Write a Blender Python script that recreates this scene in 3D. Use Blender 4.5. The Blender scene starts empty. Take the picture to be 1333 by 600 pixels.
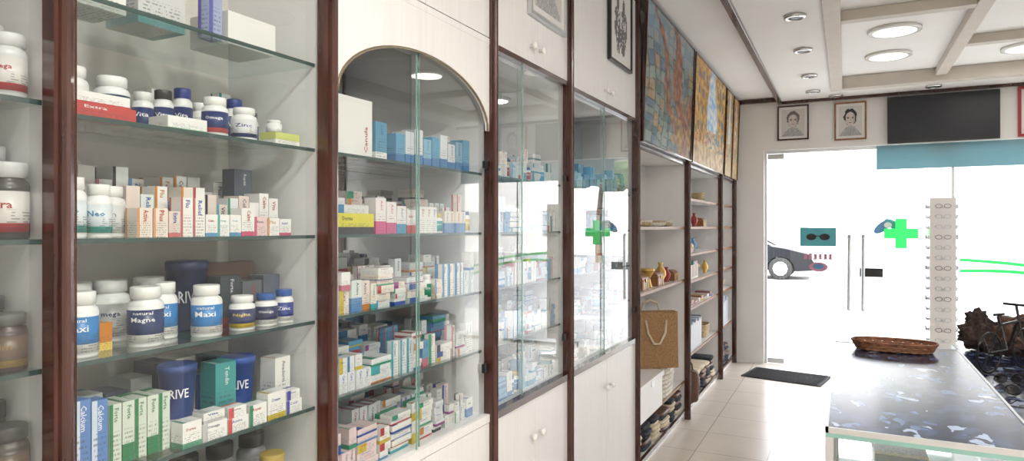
import bpy, math, random
from mathutils import Matrix, Vector, noise

SC = bpy.context.scene
SC.view_settings.view_transform = 'Standard'
SC.view_settings.look = 'None'
SC.view_settings.exposure = 0.3

# ------------------------------------------------------------------ materials
MATS = {}
def newmat(name):
    m = bpy.data.materials.new(name); m.use_nodes = True
    MATS[name] = m
    nt = m.node_tree
    return m, nt, nt.nodes.get('Principled BSDF')

def simple(name, col, rough=0.5, metal=0.0, var=0.06, scale=8.0, bump=0.0, stretch=(1,1,1), emit=None, estr=0.0, spec=None, coat=0.0):
    m, nt, b = newmat(name)
    tc = nt.nodes.new('ShaderNodeTexCoord')
    mp = nt.nodes.new('ShaderNodeMapping'); mp.inputs['Scale'].default_value = stretch
    nz = nt.nodes.new('ShaderNodeTexNoise'); nz.inputs['Scale'].default_value = scale; nz.inputs['Detail'].default_value = 4
    nt.links.new(tc.outputs['Object'], mp.inputs[0]); nt.links.new(mp.outputs[0], nz.inputs['Vector'])
    cr = nt.nodes.new('ShaderNodeValToRGB')
    cr.color_ramp.elements[0].position = 0.3; cr.color_ramp.elements[1].position = 0.7
    cr.color_ramp.elements[0].color = tuple(max(0, c*(1-var)) for c in col)+(1,)
    cr.color_ramp.elements[1].color = tuple(min(1, c*(1+var)) for c in col)+(1,)
    nt.links.new(nz.outputs['Fac'], cr.inputs[0]); nt.links.new(cr.outputs[0], b.inputs['Base Color'])
    b.inputs['Roughness'].default_value = rough; b.inputs['Metallic'].default_value = metal
    if coat: b.inputs['Coat Weight'].default_value = coat
    if spec is not None: b.inputs['Specular IOR Level'].default_value = spec
    if bump:
        bp = nt.nodes.new('ShaderNodeBump'); bp.inputs['Strength'].default_value = bump; bp.inputs['Distance'].default_value = 0.01
        nt.links.new(nz.outputs['Fac'], bp.inputs['Height']); nt.links.new(bp.outputs[0], b.inputs['Normal'])
    if emit:
        b.inputs['Emission Color'].default_value = emit+(1,); b.inputs['Emission Strength'].default_value = estr
    return m

def math_n(nt, op, a, b=None, c=None):
    n = nt.nodes.new('ShaderNodeMath'); n.operation = op
    for i, x in enumerate((a, b, c)):
        if x is None: continue
        if isinstance(x, (int, float)): n.inputs[i].default_value = x
        else: nt.links.new(x, n.inputs[i])
    return n.outputs[0]

def glassmat(name, tint, refl=1.7, base=0.04, rough=0.0):
    m, nt, b = newmat(name)
    nt.nodes.remove(b)
    out = nt.nodes.get('Material Output')
    tr = nt.nodes.new('ShaderNodeBsdfTransparent'); tr.inputs[0].default_value = tint+(1,)
    gl = nt.nodes.new('ShaderNodeBsdfGlossy'); gl.inputs['Roughness'].default_value = rough; gl.inputs[0].default_value = (1,1,1,1)
    lw = nt.nodes.new('ShaderNodeLayerWeight'); lw.inputs['Blend'].default_value = 0.5
    p = math_n(nt, 'POWER', lw.outputs['Facing'], 5.0)
    s = math_n(nt, 'MULTIPLY_ADD', p, 1-base, base)
    s = math_n(nt, 'MULTIPLY', s, refl)
    s = math_n(nt, 'MINIMUM', s, 0.95)
    mx = nt.nodes.new('ShaderNodeMixShader')
    nt.links.new(s, mx.inputs[0]); nt.links.new(tr.outputs[0], mx.inputs[1]); nt.links.new(gl.outputs[0], mx.inputs[2])
    nt.links.new(mx.outputs[0], out.inputs[0])
    return m

simple('wall_paint', (0.82,0.81,0.79), 0.6, var=0.02, scale=3)
simple('ceiling_paint', (0.90,0.89,0.88), 0.7, var=0.02, scale=3)
simple('coffer_beige', (0.64,0.59,0.53), 0.6, var=0.04)
simple('laminate_white', (0.83,0.82,0.82), 0.30, var=0.03, scale=6, bump=0.05, stretch=(1,14,0.6))
simple('mahogany', (0.055,0.018,0.013), 0.20, var=0.55, scale=9, stretch=(6,6,0.5), coat=0.4)
simple('gold_trim', (0.26,0.21,0.14), 0.35, metal=0.6)
simple('chrome', (0.7,0.7,0.7), 0.2, metal=1.0, var=0.02)
simple('aluminium', (0.6,0.62,0.64), 0.35, metal=0.9, var=0.03)
simple('black_plastic', (0.012,0.012,0.014), 0.35)
simple('tv_screen', (0.010,0.012,0.018), 0.42)
simple('porcelain', (0.87,0.86,0.84), 0.15, var=0.02)
simple('glass_edge', (0.22,0.40,0.36), 0.25, var=0.1)
simple('shelf_edge', (0.05,0.085,0.08), 0.3, var=0.1)
simple('mirror', (0.60,0.62,0.64), 0.03, metal=1.0, var=0.02)
simple('cabinet_back', (0.70,0.66,0.62), 0.5, var=0.03)
simple('blue_back', (0.50,0.56,0.62), 0.3, var=0.05)
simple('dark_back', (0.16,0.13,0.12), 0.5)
simple('jute', (0.36,0.21,0.10), 0.85, var=0.25, scale=90, bump=0.5)
simple('strap', (0.66,0.56,0.42), 0.8, var=0.1, scale=60)
simple('brown_leather', (0.12,0.055,0.035), 0.45, var=0.35, scale=14, bump=0.3)
simple('dark_fur', (0.05,0.032,0.026), 0.8, var=0.7, scale=60, bump=0.9)
simple('wicker', (0.50,0.38,0.22), 0.8, var=0.35, scale=60, bump=0.6)
simple('brown_wicker', (0.20,0.08,0.04), 0.6, var=0.5, scale=50, bump=0.6)
simple('white_wicker', (0.72,0.68,0.60), 0.8, var=0.3, scale=60, bump=0.6)
simple('wood_mid', (0.26,0.11,0.045), 0.4, var=0.4, scale=12, stretch=(1,8,1))
simple('brass', (0.55,0.36,0.10), 0.35, metal=0.7, var=0.2)
simple('rubber_mat', (0.035,0.035,0.04), 0.9, var=0.7, scale=120, bump=0.6)
simple('tyre', (0.02,0.02,0.02), 0.8)
simple('car_paint', (0.008,0.009,0.012), 0.4, var=0.05, spec=0.2)
simple('car_glass', (0.010,0.012,0.015), 0.2, spec=0.2)
simple('asphalt', (0.26,0.26,0.27), 0.9, var=0.2, scale=2)
simple('pavement', (0.45,0.44,0.43), 0.9, var=0.1, scale=4)
simple('render_white', (0.80,0.77,0.74), 0.9, var=0.04, scale=1)
simple('window_dark', (0.30,0.31,0.33), 0.4)
simple('leaves', (0.05,0.09,0.03), 0.8, var=0.5, scale=6)
simple('bark', (0.12,0.08,0.05), 0.9, var=0.3)
simple('green_vinyl', (0.03,0.62,0.12), 0.5, emit=(0.03,0.8,0.15), estr=0.6)  # decal vinyl with a green glow added to its colour
simple('blue_vinyl', (0.12,0.30,0.55), 0.5)
simple('teal_vinyl', (0.10,0.42,0.48), 0.5)
simple('white_vinyl', (0.8,0.8,0.8), 0.5)
simple('pink_vinyl', (0.6,0.25,0.35), 0.5)
simple('red_wood', (0.35,0.03,0.03), 0.4)
simple('textile_dark', (0.03,0.035,0.05), 0.9, var=0.8, scale=40)
simple('lamp_face', (0.9,0.9,0.88), 0.5, emit=(1.0,0.97,0.92), estr=0.7)  # low glow put in so unlit panels match the bright ceiling
simple('downlight_inner', (0.05,0.05,0.05), 0.3)
glassmat('pane', (0.95,0.975,0.97), 1.9)
glassmat('shelf_glass', (0.88,0.93,0.92), 1.2)
glassmat('store_glass', (0.93,0.96,0.97), 1.2)
glassmat('lens_glass', (0.25,0.2,0.18), 1.5)

# translucent banner
m, nt, b = newmat('banner')
nt.nodes.remove(b)
out = nt.nodes.get('Material Output')
t1 = nt.nodes.new('ShaderNodeBsdfTranslucent'); t1.inputs[0].default_value = (0.20,0.38,0.43,1)
t2 = nt.nodes.new('ShaderNodeBsdfDiffuse'); t2.inputs[0].default_value = (0.50,0.66,0.68,1)
mx = nt.nodes.new('ShaderNodeMixShader'); mx.inputs[0].default_value = 0.6
nt.links.new(t1.outputs[0], mx.inputs[2]); nt.links.new(t2.outputs[0], mx.inputs[1]); nt.links.new(mx.outputs[0], out.inputs[0])

# floor tiles
m, nt, b = newmat('floor_tile')
tc = nt.nodes.new('ShaderNodeTexCoord')
br = nt.nodes.new('ShaderNodeTexBrick'); br.offset = 0.0; br.inputs['Scale'].default_value = 1.0
br.inputs['Brick Width'].default_value = 0.45; br.inputs['Row Height'].default_value = 0.45
br.inputs['Mortar Size'].default_value = 0.004
br.inputs['Color1'].default_value = (0.78,0.70,0.62,1); br.inputs['Color2'].default_value = (0.74,0.66,0.58,1); br.inputs['Mortar'].default_value = (0.48,0.42,0.36,1)
nz = nt.nodes.new('ShaderNodeTexNoise'); nz.inputs['Scale'].default_value = 6; nz.inputs['Detail'].default_value = 5
mr = nt.nodes.new('ShaderNodeMix'); mr.data_type = 'RGBA'; mr.blend_type = 'MULTIPLY'; mr.inputs[0].default_value = 0.12
nt.links.new(tc.outputs['Object'], br.inputs['Vector']); nt.links.new(tc.outputs['Object'], nz.inputs['Vector'])
nt.links.new(br.outputs['Color'], mr.inputs[6]); nt.links.new(nz.outputs['Fac'], mr.inputs[7]); nt.links.new(mr.outputs[2], b.inputs['Base Color'])
b.inputs['Roughness'].default_value = 0.25

# counter top: navy film with shard pattern
m, nt, b = newmat('shard_top')
tc = nt.nodes.new('ShaderNodeTexCoord')
mp = nt.nodes.new('ShaderNodeMapping'); mp.inputs['Scale'].default_value = (30, 22, 18); mp.inputs['Rotation'].default_value = (0,0,0.5)
vo = nt.nodes.new('ShaderNodeTexVoronoi'); vo.inputs['Scale'].default_value = 1.0; vo.distance = 'MANHATTAN'
cr = nt.nodes.new('ShaderNodeValToRGB'); e = cr.color_ramp.elements
cr.color_ramp.interpolation = 'CONSTANT'
e[0].position = 0; e[0].color = (0.007,0.012,0.036,1)
e[1].position = 0.45; e[1].color = (0.012,0.022,0.066,1)
x = e.new(0.70); x.color = (0.03,0.055,0.14,1)
x = e.new(0.86); x.color = (0.10,0.16,0.32,1)
x = e.new(0.95); x.color = (0.36,0.44,0.60,1)
sep = nt.nodes.new('ShaderNodeSeparateColor')
nz = nt.nodes.new('ShaderNodeTexNoise'); nz.inputs['Scale'].default_value = 0.35
ad = nt.nodes.new('ShaderNodeVectorMath'); ad.operation = 'MULTIPLY_ADD'; ad.inputs[1].default_value = (3,3,3)
nt.links.new(tc.outputs['Object'], mp.inputs[0])
nt.links.new(mp.outputs[0], nz.inputs['Vector']); nt.links.new(nz.outputs['Color'], ad.inputs[0]); nt.links.new(mp.outputs[0], ad.inputs[2])
nt.links.new(ad.outputs[0], vo.inputs['Vector']); nt.links.new(vo.outputs['Color'], sep.inputs[0])
nt.links.new(sep.outputs[0], cr.inputs[0]); nt.links.new(cr.outputs[0], b.inputs['Base Color'])
bp = nt.nodes.new('ShaderNodeBump'); bp.inputs['Strength'].default_value = 0.3; bp.inputs['Distance'].default_value = 0.004
nt.links.new(sep.outputs[1], bp.inputs['Height']); nt.links.new(bp.outputs[0], b.inputs['Normal'])
b.inputs['Roughness'].default_value = 0.2; b.inputs['Specular IOR Level'].default_value = 0.3

# printed packaging (base / accent / printed lines from mesh attributes)
m, nt, b = newmat('pack')
uv = nt.nodes.new('ShaderNodeUVMap'); uv.uv_map = 'UVMap'
sx = nt.nodes.new('ShaderNodeSeparateXYZ'); nt.links.new(uv.outputs[0], sx.inputs[0])
U, V = sx.outputs[0], sx.outputs[1]
acb = nt.nodes.new('ShaderNodeAttribute'); acb.attribute_name = 'Cb'
aca = nt.nodes.new('ShaderNodeAttribute'); aca.attribute_name = 'Ca'
acp = nt.nodes.new('ShaderNodeAttribute'); acp.attribute_name = 'Cp'
sp = nt.nodes.new('ShaderNodeSeparateColor'); nt.links.new(acp.outputs['Color'], sp.inputs[0])
MODE, WID, SEED = sp.outputs[0], sp.outputs[1], sp.outputs[2]
t = math_n(nt, 'ADD', math_n(nt, 'MULTIPLY', U, math_n(nt, 'SUBTRACT', 1.0, MODE)), math_n(nt, 'MULTIPLY', V, MODE))
acc = math_n(nt, 'LESS_THAN', t, WID)
m1 = nt.nodes.new('ShaderNodeMix'); m1.data_type = 'RGBA'
nt.links.new(acc, m1.inputs[0]); nt.links.new(acb.outputs['Color'], m1.inputs[6]); nt.links.new(aca.outputs['Color'], m1.inputs[7])
v12 = math_n(nt, 'MULTIPLY', V, 13.0)
ln = math_n(nt, 'LESS_THAN', math_n(nt, 'FRACT', v12), 0.42)
cx = nt.nodes.new('ShaderNodeCombineXYZ')
nt.links.new(math_n(nt, 'MULTIPLY', U, 16.0), cx.inputs[0]); nt.links.new(math_n(nt, 'MULTIPLY', math_n(nt, 'FLOOR', v12), 7.3), cx.inputs[1]); nt.links.new(math_n(nt, 'MULTIPLY', SEED, 91.0), cx.inputs[2])
n2 = nt.nodes.new('ShaderNodeTexNoise'); n2.inputs['Scale'].default_value = 1.0; nt.links.new(cx.outputs[0], n2.inputs['Vector'])
g = math_n(nt, 'GREATER_THAN', n2.outputs['Fac'], 0.5)
k = math_n(nt, 'MULTIPLY', math_n(nt, 'MULTIPLY', ln, g), math_n(nt, 'GREATER_THAN', SEED, 0.01))
k = math_n(nt, 'MULTIPLY', k, math_n(nt, 'LESS_THAN', V, 0.55))
k = math_n(nt, 'MULTIPLY', k, math_n(nt, 'MULTIPLY', math_n(nt, 'GREATER_THAN', U, 0.1), math_n(nt, 'LESS_THAN', U, 0.88)))
k = math_n(nt, 'MULTIPLY', k, 0.6)
m2 = nt.nodes.new('ShaderNodeMix'); m2.data_type = 'RGBA'
nt.links.new(k, m2.inputs[0]); nt.links.new(m1.outputs[2], m2.inputs[6]); m2.inputs[7].default_value = (0.06,0.07,0.10,1)
nt.links.new(m2.outputs[2], b.inputs['Base Color']); b.inputs['Roughness'].default_value = 0.35

m, nt, b = newmat('artwork')
a = nt.nodes.new('ShaderNodeAttribute'); a.attribute_name = 'Cb'
nt.links.new(a.outputs['Color'], b.inputs['Base Color']); b.inputs['Roughness'].default_value = 0.45

# ------------------------------------------------------------------ mesh builder
class MB:
    def __init__(s):
        s.v=[]; s.f=[]; s.m=[]; s.sm=[]; s.uv=[]; s.cb=[]; s.ca=[]; s.cp=[]; s.mats=[]; s.T=Matrix.Identity(4)
    def addv(s, pts):
        i = len(s.v)
        for p in pts: s.v.append(tuple(s.T @ Vector(p)))
        return i
    def face(s, idx, mat, uv=None, cb=(1,1,1), ca=(1,1,1), cp=(0,0,0), smooth=False):
        if mat not in s.mats: s.mats.append(mat)
        s.f.append(tuple(idx)); s.m.append(s.mats.index(mat)); s.sm.append(smooth)
        s.uv.append(uv if uv else [(0,0.9)]*len(idx)); s.cb.append(cb); s.ca.append(ca); s.cp.append(cp)
    def box(s, x0,x1,y0,y1,z0,z1, mat, **k):
        i = s.addv([(x0,y0,z0),(x1,y0,z0),(x1,y1,z0),(x0,y1,z0),(x0,y0,z1),(x1,y0,z1),(x1,y1,z1),(x0,y1,z1)])
        q = [(0,0),(1,0),(1,1),(0,1)]
        for f in ((1,2,6,5),(3,0,4,7),(0,1,5,4),(2,3,7,6),(4,5,6,7),(3,2,1,0)):
            s.face([i+a for a in f], mat, uv=q, **k)
    def quad(s, pts, mat, **k):
        i = s.addv(pts); s.face([i+j for j in range(len(pts))], mat, **k)
    def lathe(s, c, prof, n, mat, bands=None, **k):
        base = s.addv([(c[0]+r*math.cos(2*math.pi*j/n), c[1]+r*math.sin(2*math.pi*j/n), c[2]+z) for r,z in prof for j in range(n)])
        for a in range(len(prof)-1):
            kk = dict(k); mm = mat
            if bands and bands[a] is not None:
                kk = dict(bands[a]); mm = kk.pop('mat', mat)
            for j in range(n):
                j2=(j+1)%n
                u0=(j/n*2+0.25)%1; u1=u0+2/n
                s.face([base+a*n+j, base+a*n+j2, base+(a+1)*n+j2, base+(a+1)*n+j], mm,
                       uv=[(u0,0),(u1,0),(u1,1),(u0,1)], smooth=True, **kk)
        s.face([base+(len(prof)-1)*n+j for j in range(n)], mat, **k)
        s.face([base+j for j in reversed(range(n))], mat, **k)
    def tube(s, path, r, n, mat, closed=False, **k):
        P=[Vector(p) for p in path]; N=len(P); rings=[]
        for i,p in enumerate(P):
            a = P[i-1] if (i>0 or closed) else P[i]
            b2 = P[(i+1)%N] if (i<N-1 or closed) else P[i]
            t=(b2-a).normalized()
            up=Vector((0,0,1)) if abs(t.z)<0.95 else Vector((1,0,0))
            u=t.cross(up).normalized(); w=u.cross(t)
            rr = r[i] if isinstance(r,(list,tuple)) else r
            rings.append(s.addv([tuple(p+u*rr*math.cos(2*math.pi*j/n)+w*rr*math.sin(2*math.pi*j/n)) for j in range(n)]))
        for i in range(N if closed else N-1):
            a=rings[i]; b2=rings[(i+1)%N]
            for j in range(n):
                s.face([a+j,a+(j+1)%n,b2+(j+1)%n,b2+j], mat, smooth=True, **k)
        if not closed:
            s.face([rings[0]+j for j in range(n)], mat, **k); s.face([rings[-1]+j for j in range(n)], mat, **k)
    def prism(s, poly, axis, a0, a1, mat, **k):
        def P(p, a):
            if axis=='x': return (a,p[0],p[1])
            if axis=='y': return (p[0],a,p[1])
            return (p[0],p[1],a)
        n=len(poly)
        i=s.addv([P(p,a0) for p in poly]); j=s.addv([P(p,a1) for p in poly])
        s.face([i+q for q in range(n)], mat, **k); s.face([j+q for q in range(n)][::-1], mat, **k)
        for q in range(n):
            r=(q+1)%n; s.face([i+r,i+q,j+q,j+r], mat, **k)
    def blob(s, c, r, mat, nu=20, nv=12, amp=0.0, fr=4.0, seed=0.0, sq=1.0, **k):
        pts=[]
        for a in range(nv+1):
            ph=math.pi*a/nv
            for j in range(nu):
                th=2*math.pi*j/nu
                d=Vector((math.sin(ph)*math.cos(th), math.sin(ph)*math.sin(th), math.cos(ph)))
                d=Vector([math.copysign(abs(q)**sq, q) for q in d])
                w=1+amp*noise.noise(d*fr+Vector((seed,seed,seed)))
                pts.append((c[0]+d.x*r[0]*w, c[1]+d.y*r[1]*w, c[2]+max(-1,d.z*w)*r[2]))
        i=s.addv(pts)
        for a in range(nv):
            for j in range(nu):
                s.face([i+a*nu+j, i+(a+1)*nu+j, i+(a+1)*nu+(j+1)%nu, i+a*nu+(j+1)%nu], mat, smooth=True, **k)
    def build(s, name, bevel=0.0, loc=None, recalc=False):
        me=bpy.data.meshes.new(name)
        vs=s.v
        if loc is not None: vs=[(a[0]-loc[0],a[1]-loc[1],a[2]-loc[2]) for a in vs]
        me.from_pydata(vs,[],s.f)
        for mn in s.mats: me.materials.append(MATS[mn])
        me.polygons.foreach_set('material_index', s.m)
        me.polygons.foreach_set('use_smooth', s.sm)
        ul=me.uv_layers.new(name='UVMap')
        fl=[]; cbs=[]; cas=[]; cps=[]
        for i,f in enumerate(s.f):
            q=s.uv[i]
            for j in range(len(f)):
                fl.extend(q[j]); cbs.extend(tuple(s.cb[i])+(1,)); cas.extend(tuple(s.ca[i])+(1,)); cps.extend(tuple(s.cp[i])+(1,))
        ul.data.foreach_set('uv', fl)
        if 'pack' in s.mats or 'artwork' in s.mats:
            for nm,dat in (('Cb',cbs),('Ca',cas),('Cp',cps)):
                at=me.attributes.new(nm,'FLOAT_COLOR','CORNER'); at.data.foreach_set('color', dat)
        me.update()
        ob=bpy.data.objects.new(name,me); SC.collection.objects.link(ob)
        if loc is not None: ob.location=loc
        if bevel:
            b=ob.modifiers.new('bevel','BEVEL'); b.width=bevel; b.segments=2; b.limit_method='ANGLE'; b.angle_limit=math.radians(50)
        return ob

# ------------------------------------------------------------------ text
_tc={}
def textgeo(word):
    if word in _tc: return _tc[word]
    cu=bpy.data.curves.new('t','FONT'); cu.body=word; cu.resolution_u=1; cu.size=1; cu.offset=0.012
    ob=bpy.data.objects.new('t',cu); SC.collection.objects.link(ob)
    bpy.context.view_layer.update()
    ev=ob.evaluated_get(bpy.context.evaluated_depsgraph_get()); me=ev.to_mesh()
    vs=[(v.co.x,v.co.y) for v in me.vertices]; fs=[tuple(p.vertices) for p in me.polygons]
    ev.to_mesh_clear(); bpy.data.objects.remove(ob); bpy.data.curves.remove(cu)
    x0=min(v[0] for v in vs); x1=max(v[0] for v in vs); y0=min(v[1] for v in vs); y1=max(v[1] for v in vs)
    vs=[((v[0]-x0)/(x1-x0),(v[1]-y0)/(y1-y0)) for v in vs]
    _tc[word]=(vs,fs,(x1-x0)/(y1-y0)); return _tc[word]
def text_flat(mb, word, o, u, v, n, w, h, col, mat='pack'):
    vs,fs,_=textgeo(word); o=Vector(o)+Vector(n)*0.0006; u=Vector(u); v=Vector(v)
    i=mb.addv([tuple(o+u*(a*w)+v*(b*h)) for a,b in vs])
    for f in fs: mb.face([i+q for q in f], mat, cb=col, cp=(0,0,0))
def text_round(mb, word, c, R, ang, w, z, h, col):
    vs,fs,_=textgeo(word)
    i=mb.addv([(c[0]+(R+0.0006)*math.cos(ang+(a-0.5)*w/R), c[1]+(R+0.0006)*math.sin(ang+(a-0.5)*w/R), z+b*h) for a,b in vs])
    for f in fs: mb.face([i+q for q in f], 'pack', cb=col, cp=(0,0,0))

WORDS=['Vita','Derma','Forte','Plus','Extra','Relief','Cold','Flu','Care','Repair','Omega','Zinc','Calm','Active','Neo','Cream']
WHITE=(0.80,0.79,0.77)
PAL=[(0.02,0.08,0.35),(0.02,0.20,0.45),(0.45,0.03,0.04),(0.02,0.28,0.15),(0.55,0.20,0.02),(0.05,0.35,0.40),(0.30,0.05,0.25),(0.60,0.45,0.03),(0.03,0.03,0.05),(0.55,0.15,0.22),(0.10,0.25,0.50)]
BASES=[WHITE,WHITE,WHITE,(0.72,0.74,0.76),(0.76,0.70,0.62),(0.66,0.72,0.70),(0.70,0.60,0.55)]

def carton(mb, x, y, z, w, h, d, rng, yaw=0.0, base=None, acc=None, mode=None, wid=None, word=None, tcol=None, lines=True):
    """front face at x (faces +x), from y to y+w, standing on z"""
    base = base or rng.choice(BASES); acc = acc or rng.choice(PAL)
    mode = rng.choice([0,1]) if mode is None else mode
    wid = rng.choice([0.0,0.15,0.22,0.3,0.45]) if wid is None else wid
    cy=y+w/2; old=mb.T
    mb.T = old @ Matrix.Translation((x-d/2,cy,z)) @ Matrix.Rotation(yaw,4,'Z')
    mb.box(-d/2,d/2,-w/2,w/2,0,h,'pack',cb=base,ca=acc,cp=(mode,wid,rng.uniform(0.05,1) if lines else 0.0))
    if word is None and rng.random()<0.5: word=rng.choice(WORDS)
    if word:
        col = tcol or rng.choice([acc,(0.03,0.04,0.10),(0.4,0.02,0.03),(0.02,0.08,0.35)])
        if h>w*1.7:
            th=min(w*0.38,0.010); tw=min(h*0.40,th*textgeo(word)[2])
            text_flat(mb,word,(d/2,-th/2+w*0.06,h*0.93),(0,0,-1),(0,1,0),(1,0,0),tw,th,col)
        else:
            tw=min(w*0.50,0.040); th=min(h*0.20,tw/textgeo(word)[2])
            text_flat(mb,word,(d/2,-w*0.32,h*0.66),(0,1,0),(0,0,1),(1,0,0),tw,th,col)
    mb.T=old

def bottle(mb, c, r, h, body=(0.8,0.8,0.79), cap=(0.82,0.82,0.80), label=(0.04,0.15,0.45), acc=None, word=None, tcol=(0.85,0.85,0.85), n=24, capr=0.85, capf=0.2, word2=None, lines=0.5, ang=-0.75):
    hb=h*(1-capf); rc=r*capr
    prof=[(r*0.94,0),(r,0.004),(r,hb*0.12),(r*1.008,hb*0.12),(r*1.008,hb*0.78),(r,hb*0.78),(r,hb*0.86),(r*0.93,hb*0.93),(rc*0.85,hb*0.985),(rc*0.85,hb),(rc,hb+0.001),(rc,h-0.002),(rc*0.95,h)]
    B=dict(cb=body); L=dict(cb=label,ca=acc or label,cp=(1,0.22 if acc else 0.0,lines)); C=dict(cb=cap)
    bands=[B,B,B,L,B,B,B,B,B,C,C,C]
    mb.lathe(c,prof,n,'pack',bands=bands,cb=cap)
    if word: text_round(mb,word,c,r*1.008,ang,min(r*1.35,0.2),c[2]+hb*0.5,hb*0.13,tcol)
    if word2: text_round(mb,word2,c,r*1.008,ang,r*1.1,c[2]+hb*0.68,hb*0.07,tcol)

def tubtub(mb,c,r,h,col,word=None,tcol=(0.8,0.8,0.85)):
    prof=[(r*0.8,0),(r*0.82,0.003),(r,h*0.86),(r*1.04,h*0.86),(r*1.06,h*0.98),(r*1.0,h)]
    mb.lathe(c,prof,24,'pack',bands=[dict(cb=col,ca=col,cp=(1,0,0))]*5,cb=tuple(min(1,q*1.3) for q in col))
    if word: text_round(mb,word,c,r*0.97,-0.75,r*1.4,c[2]+h*0.4,h*0.17,tcol)

def fill(mb, rng, y0, y1, z, xf, hmax, rows=3, dens=1.0, pal=None, bases=None, stacks=0.3, bot=0.12, hmin=0.045, sparse=0.0):
    for row in range(rows):
        x=xf-row*0.088; y=y0+rng.uniform(0,0.01)
        while y<y1-0.02:
            if rng.random()<sparse: y+=rng.uniform(0.02,0.07); continue
            q=rng.random(); acc=rng.choice(pal) if pal else None; bs=rng.choice(bases) if bases else None
            if q<bot:
                r=rng.uniform(0.014,0.022); h=rng.uniform(0.055,min(0.10,hmax))
                if y+2*r>y1: break
                bottle(mb,(x-r-0.004,y+r,z),r,h,label=acc or rng.choice(PAL),cap=rng.choice([WHITE,(0.02,0.05,0.2),(0.5,0.4,0.1)]),word=rng.choice(WORDS),n=16)
                y+=2*r+0.004
            elif q<bot+stacks:
                w=rng.uniform(0.045,0.10)
                if y+w>y1: w=y1-y
                if w<0.04: break
                zz=z; top=z+rng.uniform(0.5,1.0)*hmax*(1.0 if row else 0.8)
                while zz<top-0.02:
                    h=rng.uniform(0.013,0.024)
                    carton(mb,x-rng.uniform(0,0.010),y+0.002,zz,w-rng.uniform(0.004,0.018),h,0.062,rng,0,base=bs,acc=acc)
                    zz+=h
                y+=w+0.002
            else:
                w=rng.uniform(0.016,0.044); h=min(hmax,rng.uniform(hmin,0.13))*(0.8 if row==0 else 1)
                d=rng.uniform(0.02,0.055)
                if y+w>y1: break
                nrep=rng.choice([1,2,2,3,4]) if w<0.032 else 1
                word=rng.choice(WORDS); ac=acc or rng.choice(PAL); bb=bs or rng.choice(BASES); md=rng.choice([0,1]); wd=rng.choice([0,0.2,0.3,0.45])
                for _ in range(nrep):
                    if y+w>y1: break
                    carton(mb,x-rng.uniform(0,0.012),y,z,w,h,d,rng,rng.uniform(-0.05,0.05),base=bb,acc=ac,mode=md,wid=wd,word=word)
                    if h<0.075 and rng.random()<0.6 and 2*h<hmax+0.03:
                        carton(mb,x-rng.uniform(0,0.006),y,z+h,w*0.95,h*0.8,d*0.9,rng,rng.uniform(-0.05,0.05),acc=acc,base=bs)
                    y+=w+0.002

# ------------------------------------------------------------------ layout
XF=-1.10; XB=-1.44; YEND=7.7; H=1.5
PL='laminate_white'

def shell(name, boxes, bevel=0):
    mb=MB()
    for b_ in boxes: mb.box(*b_)
    return mb.build(name,bevel)
shell('floor',[(-1.6,2.6,-2.0,7.9,-0.1,0,'floor_tile')])
shell('wall_left',[(-1.6,-1.45,-2.0,7.9,0,3.1,'wall_paint')])
shell('wall_right',[(2.5,2.65,-2.0,7.9,0,3.1,'wall_paint')])
shell('wall_rear',[(-1.6,2.65,-2.15,-2.0,0,3.1,'wall_paint')])
shell('wall_front',[(-1.45,-0.80,7.70,7.9,0,3.1,'wall_paint'),(-0.80,2.5,7.70,7.9,2.33,3.1,'wall_paint')])
shell('ceiling',[(-0.63,-0.13,-2,7.7,2.85,3.1,'ceiling_paint'),(-0.13,2.5,7.25,7.7,2.85,3.1,'ceiling_paint'),
                 (-0.13,2.5,-2,-1.0,2.85,3.1,'ceiling_paint'),(2.1,2.5,-1,7.25,2.85,3.1,'ceiling_paint'),
                 (-0.13,2.1,-1,7.25,2.95,3.1,'ceiling_paint'),
                 (-1.45,-0.63,-2,7.7,2.90,3.1,'ceiling_paint')])
mb=MB()
cb='coffer_beige'
mb.box(-0.13,-0.03,-1,7.25,2.83,2.949,cb); mb.box(2.0,2.1,-1,7.25,2.83,2.949,cb)
mb.box(-0.03,2.0,7.13,7.25,2.83,2.949,cb); mb.box(0.73,0.82,-1,7.13,2.88,2.949,cb)
for y in (5.0,2.9,0.9): mb.box(-0.03,0.73,y-0.045,y+0.045,2.88,2.949,cb)
for y in (6.05,4.3,2.3,0.3): mb.box(0.82,2.0,y-0.045,y+0.045,2.88,2.949,cb)
mb.build('trim_1',0.004)
mb=MB(); mb.box(-0.655,-0.61,-2,7.7,2.82,2.90,'mahogany'); mb.box(-1.1,-0.61,7.66,7.699,2.85,2.895,'mahogany'); mb.box(-0.61,2.5,7.66,7.699,2.82,2.849,'mahogany')
mb.build('trim_2',0.004)

# ceiling lights; area lamps are added fill, the strong ones out of view
for (x,y,e_) in ((0.32,6.4,0),(0.32,5.6,0),(0.32,4.1,0),(1.3,6.6,4),(1.3,5.2,1.5),(0.32,2.0,0),(1.3,3.3,0),(1.3,1.2,32),(0.32,0.3,32),(1.3,-0.6,30)):
    mb=MB(); face='lamp_face' if e_ or y>4 else 'porcelain'
    mb.lathe((x,y,2.925),[(0.12,0.0),(0.15,0.004),(0.16,0.024)],40,face)
    mb.lathe((x,y,2.928),[(0.161,0.0),(0.175,0.003),(0.175,0.021)],40,'porcelain')
    mb.build('round_ceiling_panel_light')
    if e_:
        ld=bpy.data.lights.new('panel_fill_lamp','AREA'); ld.shape='DISK'; ld.size=0.28; ld.energy=e_; ld.color=(1.0,0.955,0.89)
        lo=bpy.data.objects.new('panel_fill_lamp',ld); lo.location=(x,y,2.915); SC.collection.objects.link(lo)
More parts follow.
